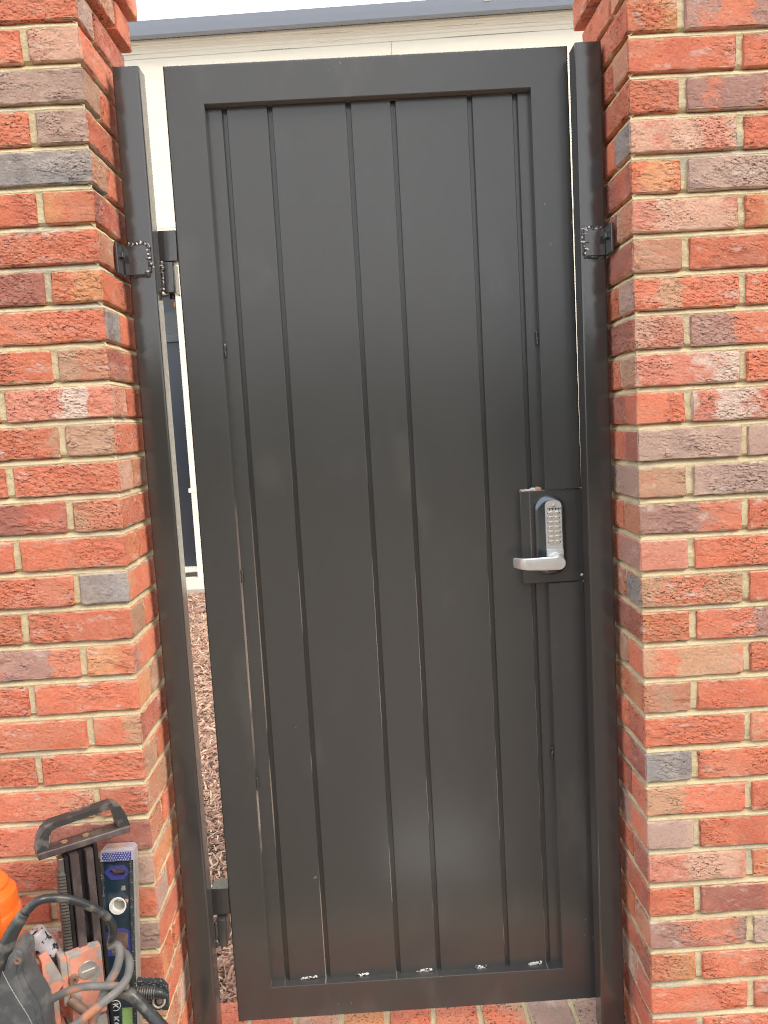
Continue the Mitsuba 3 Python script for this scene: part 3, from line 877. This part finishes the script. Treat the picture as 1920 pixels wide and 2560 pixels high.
# column with rails and a gap
zb = -0.40
obj('column', cat([local(rbox(-0.0205, -0.0058, -0.006, 0.030, zb, -0.004, 0.0015)), local(rbox(0.0058, 0.0195, -0.004, 0.030, zb, -0.004, 0.0015))]), 'anodised_brown', drill, smooth=30)
obj('column', cat([local(rbox(-0.030, 0.026, 0.012, 0.045, zb, -0.005, 0.002)), local(rbox(-0.0295, -0.0212, 0.001, 0.02, zb, -0.006, 0.002)), local(rbox(0.0202, 0.0272, -0.006, 0.03, zb, 0.004, 0.0025))]), 'black_steel', drill, smooth=30)
rk = [local(rbox(-0.0385, -0.0300, 0.002, 0.020, zb, -0.008, 0.001))]
for i in range(34):
    z = -0.036 - i * 0.0058
    rk.append(local(chull([[-0.0425, y_, z + dz] for y_ in (-0.002, 0.016) for dz in (0.0006, 0.0026)] + [[-0.030, y_, z + dz - 0.003] for y_ in (-0.0015, 0.016) for dz in (0, 0.0044)])))
obj('rack', cat(rk), 'rack_steel', drill)
# slide block in worn orange paint
blk = obj('slide_block', local(rbox(-0.0455, 0.0135, -0.020, 0.002, -0.300, -0.174, 0.0025)), 'worn_orange_paint', drill, smooth=30)
obj('slide_block', local(rbox(-0.0570, -0.0452, -0.0195, 0.075, -0.262, -0.1735, 0.0025)), 'worn_orange_paint', drill, smooth=30)
obj('slide_block', local(slab(Polygon([(-0.0875, -0.1606), (-0.074, -0.157), (-0.0542, -0.2097), (-0.0667, -0.2230), (-0.067, -0.30), (-0.0875, -0.30)]), -0.030, 0.024)), 'worn_orange_paint', drill, smooth=20)
obj('slotted_screw', local(lathe([(0.0001, 0), (0.0168, 0), (0.0168, 0.0015), (0.0158, 0.0022), (0.0001, 0.0022)], (-0.0125, -0.0195, -0.2105), (0, -1, 0), 32)), 'steel_worn', blk, smooth=30)
obj('slot', local(rbox(-0.0235, -0.0015, -0.0222, -0.0210, -0.2117, -0.2093, 0.0005)), 'white_plastic', blk)
obj('bolt', local(lathe([(0.0028, 0.006), (0.0032, 0.007), (0.0075, 0.007), (0.0082, 0.005), (0.0082, 0.0), (0.0001, 0.0)], (-0.0380, -0.0195, -0.2160), (0, -1, 0), 22)), 'rusty_steel', blk, smooth=30)
obj('base_plate', local(rbox(-0.052, 0.012, -0.024, 0.020, -0.60, -0.302, 0.003)), 'steel_worn', drill, smooth=30)
obj('side_plate', local(rbox(-0.066, -0.0535, -0.020, 0.035, -0.56, -0.302, 0.002)), 'worn_orange_paint', drill, smooth=30)
obj('magnet_foot', local(rbox(-0.075, 0.045, -0.075, 0.045, -0.668, -0.602, 0.004)), 'black_steel', drill, smooth=30)
ax = np.array([0.55, -0.45, -0.62])
obj('peg', local(lathe([(0.0001, 0), (0.0085, 0), (0.0085, 0.034), (0.0075, 0.036), (0.0001, 0.036)], (-0.048, -0.024, -0.248), ax, 24)), 'rusty_steel', drill, smooth=30)
# chuck: chipped silver sleeve lying aslant
cp, cd = np.array([-0.0862, 0.0262, -0.134]), np.array([0.41, -0.10, -0.85])
obj('chuck', local(lathe([(0.0075, 0.004), (0.0090, 0.0), (0.0165, 0.0), (0.0185, 0.003), (0.0185, 0.048), (0.0165, 0.051), (0.0150, 0.051), (0.0150, 0.095), (0.0001, 0.095)], cp, cd, 30)), 'silver_chipped', drill, smooth=35)
obj('chuck_bore', local(lathe([(0.0001, 0.012), (0.0076, 0.012), (0.0080, 0.003)], cp, cd, 24)), 'black_steel', drill, smooth=30)
# motor: orange housing, dark grip in front of it
mx, my = -0.3515, -0.352
mot = obj('motor_housing', lathe([(0.0001, 0.556), (0.028, 0.554), (0.043, 0.547), (0.0475, 0.541), (0.0475, 0.535), (0.052, 0.531), (0.0585, 0.524), (0.0600, 0.512), (0.0600, 0.497), (0.0625, 0.494), (0.0640, 0.486), (0.0600, 0.40), (0.0570, 0.30), (0.052, 0.16), (0.0001, 0.16)], (mx, my, 0), (0, 0, 1), 48), 'orange_plastic', drill, smooth=35)
for a in (-0.75,):
    bx, by = mx + 0.0585 * math.cos(a), my + 0.0585 * math.sin(a)
    obj('screw_boss', lathe([(0.0001, 0.512), (0.0032, 0.512), (0.0036, 0.516), (0.0068, 0.516), (0.0078, 0.512), (0.0078, 0.485), (0.0001, 0.485)], (bx, by, 0), (0, 0, 1), 18), 'orange_plastic', mot, smooth=30)
motor_arm = rbox(-0.300, -0.250, -0.350, -0.325, 0.18, 0.33, 0.006)
obj('motor_bracket', motor_arm, 'worn_orange_paint', drill, smooth=30)
grip = Polygon([(-0.36, 0.42), (-0.300, 0.445), (-0.2789, 0.4574), (-0.2697, 0.4736), (-0.2595, 0.4827), (-0.2503, 0.483), (-0.2418, 0.4755), (-0.2417, 0.4588), (-0.246, 0.4433), (-0.2421, 0.4271), (-0.2372, 0.4109), (-0.2294, 0.3964), (-0.2236, 0.38), (-0.2214, 0.3551), (-0.2200, 0.26), (-0.222, 0.16), (-0.36, 0.16)]).buffer(0.004).buffer(-0.004)
gm = obj('grip', bevel_slab(grip, -0.456, 0.05, 0.010), 'grip_grey', drill, smooth=25)
obj('seam', tube([(-0.2760, -0.4563, 0.450), (-0.2680, -0.4563, 0.428), (-0.2560, -0.4563, 0.400), (-0.2430, -0.4563, 0.372), (-0.2350, -0.4563, 0.345), (-0.231, -0.4563, 0.30)], 0.0006, 6, 5), 'aluminium', gm)
obj('screw', lathe([(0.0001, 0), (0.0058, 0), (0.0058, 0.002), (0.003, 0.002), (0.0025, 0.0005)], (-0.2495, -0.456, 0.4660), (0, -1, 0), 16), 'rusty_steel', gm, smooth=30)
# strain relief and the lead that arches over
lead = [(-0.298, -0.452, 0.432), (-0.2844, -0.448, 0.4591), (-0.2688, -0.446, 0.4882), (-0.257, -0.442, 0.51), (-0.2408, -0.435, 0.5332), (-0.2196, -0.428, 0.5484), (-0.1986, -0.415, 0.5443), (-0.1747, -0.405, 0.5338), (-0.1529, -0.395, 0.5162), (-0.1323, -0.382, 0.4906), (-0.124, -0.372, 0.4652), (-0.1283, -0.365, 0.4401), (-0.1343, -0.36, 0.4225)]
obj('strain_relief', tube(lead[:5], [0.0150, 0.0138, 0.0122, 0.0108, 0.0092], 18), 'rubber_cable', drill, smooth=True)
obj('lead', tube(lead[4:], 0.0070, 16), 'rubber_cable', drill, smooth=True)

# coil of dirty cable hanging on the drill
k = obj('coiled_cable', cat([
    tube([(-0.1355, -0.36, 0.4205), (-0.1196, -0.366, 0.4233), (-0.1154, -0.374, 0.4114), (-0.12, -0.384, 0.3933), (-0.1312, -0.394, 0.376), (-0.1423, -0.402, 0.3554), (-0.1513, -0.41, 0.3349), (-0.1613, -0.41, 0.3106), (-0.19, -0.40, 0.22)], 0.0072, 14),
    tube([(-0.1340, -0.342, 0.398), (-0.1219, -0.35, 0.4045), (-0.1069, -0.362, 0.4008), (-0.0998, -0.376, 0.3928), (-0.1019, -0.39, 0.3795), (-0.1141, -0.408, 0.3701), (-0.1309, -0.424, 0.3643), (-0.1503, -0.432, 0.3531), (-0.1702, -0.438, 0.3407), (-0.1936, -0.44, 0.3255), (-0.23, -0.43, 0.28)], 0.0070, 14),
    tube([(-0.2527, -0.4, 0.3409), (-0.2256, -0.41, 0.3629), (-0.1961, -0.418, 0.381), (-0.1687, -0.418, 0.3882), (-0.1423, -0.412, 0.3842), (-0.1218, -0.4, 0.3743), (-0.1039, -0.385, 0.3615)], 0.0064, 14)]), 'dirty_cable', smooth=True)
labels[k] = {'label': 'looped grey cable smeared with orange dirt, hanging in front of the drill column', 'category': 'cable'}

# spirit level leaning on the pillar; local frame: a across, b away, c up along the level
LB, LT = np.array([-0.1590, -0.3320, -0.095]), np.array([-0.1490, -0.2330, 0.510])
c3 = (LT - LB) / np.linalg.norm(LT - LB)
a3 = np.array([math.cos(0.06), math.sin(0.06), 0.0])
a3 -= c3 * (a3 @ c3)
a3 /= np.linalg.norm(a3)
b3 = np.cross(c3, a3)
HL = np.linalg.norm(LT - LB)


def S(m):
    m = m.copy()
    v = np.array(m.vertices)
    m.vertices = LB + v[:, :1] * a3 + v[:, 1:2] * b3 + v[:, 2:3] * c3
    return m


lev_t = thing('spirit_level', 'scuffed navy spirit level with grey metal edge leaning upright on the left pillar', 'level')
W2 = 0.0265


def vz(z):      # height in the picture's terms -> along the level
    return (z - LB[2]) / c3[2]


window = [(0.4875, 'lozenge'), (0.4290, 'round'), (0.3650, 'window')]
face = sbox(-W2, 0.0, W2 - 0.006, HL)
loz = Polygon([(-0.0238, vz(.4895)), (-0.013, vz(.4985)), (0.008, vz(.4985)), (0.0185, vz(.4890)), (0.008, vz(.4775)), (-0.013, vz(.4775))])
rnd = Point(-0.003, vz(.4290)).buffer(0.0155, quad_segs=12)
win = Polygon([(-0.0235, vz(.342)), (-0.0235, vz(.381)), (-0.012, vz(.387)), (0.006, vz(.387)), (0.0175, vz(.381)), (0.0175, vz(.342))])
grn = sbox(-0.001, vz(.17), 0.0185, vz(.2480))
obj('web', S(slab(face.difference(loz).difference(rnd).difference(win).difference(grn), -0.003, 0.018)), 'level_navy', lev_t, smooth=20)
obj('flange', S(rbox(W2 - 0.006, W2 + 0.001, -0.010, 0.018, 0.0, HL - 0.001, 0.0012)), 'level_black', lev_t, smooth=30)
obj('measuring_edge', S(rbox(W2 + 0.0012, W2 + 0.0045, -0.0105, 0.0185, 0.0, HL + 0.004, 0.0006)), 'aluminium', lev_t, smooth=30)
obj('flange', S(rbox(-W2 - 0.005, -W2 - 0.0002, -0.010, 0.018, 0.0, HL - 0.001, 0.0012)), 'level_black', lev_t, smooth=30)
ec = obj('end_cap', S(chull([[x, y, z] for x in (-W2 - 0.004, W2 + 0.0045) for y in (-0.0115, 0.0185) for z in (HL + 0.001, HL + 0.019)] + [[x, -0.008, HL + 0.024] for x in (-W2 + 0.002, W2 - 0.002)] + [[x, 0.0165, HL + 0.025] for x in (-W2 + 0.002, W2 - 0.002)])), 'level_lilac', lev_t, smooth=25)
dots = []
for r_ in range(4):
    for c_ in range(11):
        x = -W2 + 0.0005 + c_ * 0.0046 + 0.0023 * (r_ % 2)
        dots.append(lathe([(0.0009, 0), (0.0008, 0.0008), (0.0001, 0.001)], (x, -0.0118, HL + 0.0035 + r_ * 0.0037), (0, -1, 0), 8))
obj('grip_panel', S(rbox(-W2 - 0.001, W2 - 0.0015, -0.0119, -0.0105, HL + 0.0015, HL + 0.0165, 0.0004)), 'level_blue', ec)
obj('grip_dots', S(cat(dots)), 'white_plastic', ec)
obj('handle_hole', S(slab(loz.buffer(0.0022).difference(loz.buffer(-0.0035)), -0.0045, 0.018)), 'level_blue', lev_t, smooth=20)
obj('window_frame', S(slab(win.buffer(0.0015).difference(win.buffer(-0.0035)), -0.0045, 0.018)), 'level_blue', lev_t, smooth=20)
hexa = Polygon([(-0.0235, vz(.410)), (-0.0235, vz(.443)), (-0.012, vz(.4505)), (0.006, vz(.4505)), (0.0175, vz(.443)), (0.0175, vz(.410))]).difference(rnd)
obj('vial_surround', S(slab(hexa, -0.0044, 0.016)), 'level_navy', lev_t, smooth=20)
vr = obj('vial_ring', S(slab(rnd.difference(Point(-0.001, vz(.4300)).buffer(0.0112, quad_segs=12)), -0.0056, 0.016)), 'white_plastic', lev_t, smooth=20)
obj('vial', S(slab(Point(-0.001, vz(.4300)).buffer(0.0114, quad_segs=12), 0.003, 0.006)), 'vial_clear', vr)
obj('bubble', S(rbox(-0.0045, 0.0035, 0.001, 0.004, vz(.4345), vz(.4385), 0.0012)), 'white_plastic', vr, smooth=30)
obj('vial', S(slab(grn, 0.002, 0.010)), 'vial_green', lev_t)
obj('paint_spot', S(slab(Polygon([(0.0095, vz(.4395)), (0.0165, vz(.440)), (0.0158, vz(.4345)), (0.0145, vz(.4325)), (0.0128, vz(.4365))]), -0.0047, 0.001)), 'paint_spot', lev_t)
obj('arrow', S(slab(Polygon([(0.004, vz(.4555)), (0.012, vz(.4555)), (0.0108, vz(.4635)), (0.005, vz(.4635))]), -0.0034, 0.001)), 'aluminium', lev_t)
# print: a ringed K and the letters KO running down the level
txt = []
ringc = (-0.0118, vz(.2530))
txt.append(slab(Point(*ringc).buffer(0.0098, quad_segs=12).difference(Point(*ringc).buffer(0.0084, quad_segs=12)), -0.0036, 0.001))


def down_text(s, h, x, ctop):
    m = meshkit.text_mesh(s, h, 0.001, bold=True)
    v = np.array(m.vertices)
    m.vertices = np.stack([x + v[:, 1], -0.0036 + v[:, 2] * -1 + 0.001, ctop - v[:, 0]], 1)
    m.fix_normals()
    return m


txt.append(down_text('K', 0.0100, -0.0168, ringc[1] + 0.0045))
txt.append(down_text('KO', 0.0115, -0.0175, vz(.2350)))
obj('lettering', S(cat(txt)), 'white_plastic', lev_t)

# welding clamp with a spring-wrapped lead and an eyelet, and its black hose
cl = thing('earth_clamp', 'grimy black earth clamp with wire-wrapped lead and eyelet beside the level', 'clamp')
obj('jaw_plate', chull([[x, y, z] for y in (-0.343, -0.331) for x, z in ((-0.102, 0.342), (-0.058, 0.336), (-0.0499, 0.323), (-0.0511, 0.284), (-0.0933, 0.287))]), 'level_black', cl, smooth=20)
obj('wire_stub', tube([(-0.1257, -0.352, 0.3327), (-0.112, -0.353, 0.331), (-0.098, -0.353, 0.3275), (-0.0778, -0.353, 0.3265), (-0.060, -0.352, 0.3235), (-0.0502, -0.350, 0.3165)], [0.0055, 0.007, 0.0095, 0.0095, 0.0085, 0.006], 14), 'rubber_cable', cl, smooth=True)
wr = []
for i in range(8):
    x = -0.097 + i * 0.0040
    t_ = trimesh.creation.torus(0.0096, 0.0014, 18, 6)
    t_.apply_transform(trimesh.geometry.align_vectors([0, 0, 1], [1, 0.06, -0.18 + 0.12 * rng.random()]))
    t_.apply_translation([x, -0.3532, 0.3272 - i * 0.0002])
    wr.append(t_)
obj('wire_wrap', cat(wr), 'rack_steel', cl, smooth=True)
tt = trimesh.creation.torus(0.0098, 0.0022, 24, 10)
tt.apply_transform(trimesh.geometry.align_vectors([0, 0, 1], [0.2, -1, 0.4]))
tt.apply_translation([-0.0650, -0.3455, 0.3035])
obj('eyelet', tt, 'steel_worn', cl, smooth=True)
obj('rivet', lathe([(0.0001, 0), (0.0062, 0), (0.004, 0.0025), (0.0001, 0.003)], (-0.0640, -0.3435, 0.3030), (0.2, -1, 0.4), 16), 'rusty_steel', cl, smooth=30)
k = obj('black_hose', tube([(-0.140, -0.366, 0.350), (-0.1196, -0.37, 0.3435), (-0.1037, -0.372, 0.3374), (-0.0898, -0.376, 0.3266), (-0.0728, -0.385, 0.3129), (-0.0557, -0.395, 0.3002), (-0.0359, -0.41, 0.285), (-0.01, -0.44, 0.24), (0.0, -0.47, 0.10), (-0.03, -0.49, -0.09)], 0.0105, 18), 'rubber_cable', smooth=True)
labels[k] = {'label': 'thick black hose curving down to the right from the tool pile', 'category': 'hose'}
k = obj('rear_cable', tube([(-0.33, -0.33, 0.27), (-0.3009, -0.32, 0.3098), (-0.2831, -0.32, 0.3239), (-0.2638, -0.32, 0.3335), (-0.2509, -0.32, 0.3392), (-0.235, -0.315, 0.342)], 0.0088, 16), 'rubber_cable', smooth=True)
labels[k] = {'label': 'short black cable end behind the drill, between its orange motor and the brick', 'category': 'cable'}

# leafy screen added behind the viewer, unseen, to darken the gate's reflection at eye height
hx, hz = np.meshgrid(np.linspace(-9, 10, 190), np.linspace(-0.13, 2.6, 30), indexing='ij')
hp = np.stack([hx, hx * 0 - 12.5, hz], -1)
hd = meshkit.fbm(hp * 1.5, 4, 8) * 1.1 + meshkit.noise(hp * 7, 2) * 0.2
hp[..., 1] += hd - 0.6
hp[..., 2] += (meshkit.fbm(hp * 0.8, 3, 5) - 0.5) * 1.0 * (hz / 2.6)
a, b = hx.shape
i, j = np.meshgrid(np.arange(a - 1), np.arange(b - 1), indexing='ij')
hq = np.stack([i * b + j, i * b + j + 1, (i + 1) * b + j + 1, (i + 1) * b + j], -1).reshape(-1, 4)
principled('hedge_leaf', proc(lambda p, n, uv: mi.Color3f(.05, .075, .03) * (0.4 + 1.2 * fbm(p.x * 9, p.y * 9, p.z * 9, 4))), 0.8)
back = hp.copy()
back[..., 1] -= 1.6
k = obj('added_hedge', cat([trimesh.Trimesh(hp.reshape(-1, 3), np.vstack([hq[:, [0, 1, 2]], hq[:, [0, 2, 3]]]), process=False), trimesh.Trimesh(back.reshape(-1, 3), np.vstack([hq[:, [0, 2, 1]], hq[:, [0, 3, 2]]]), process=False)]), 'hedge_leaf')
labels[k] = {'label': 'added green foliage behind the viewer, unseen, darkening what the gate mirrors', 'category': 'added_hedge', 'kind': 'stuff'}
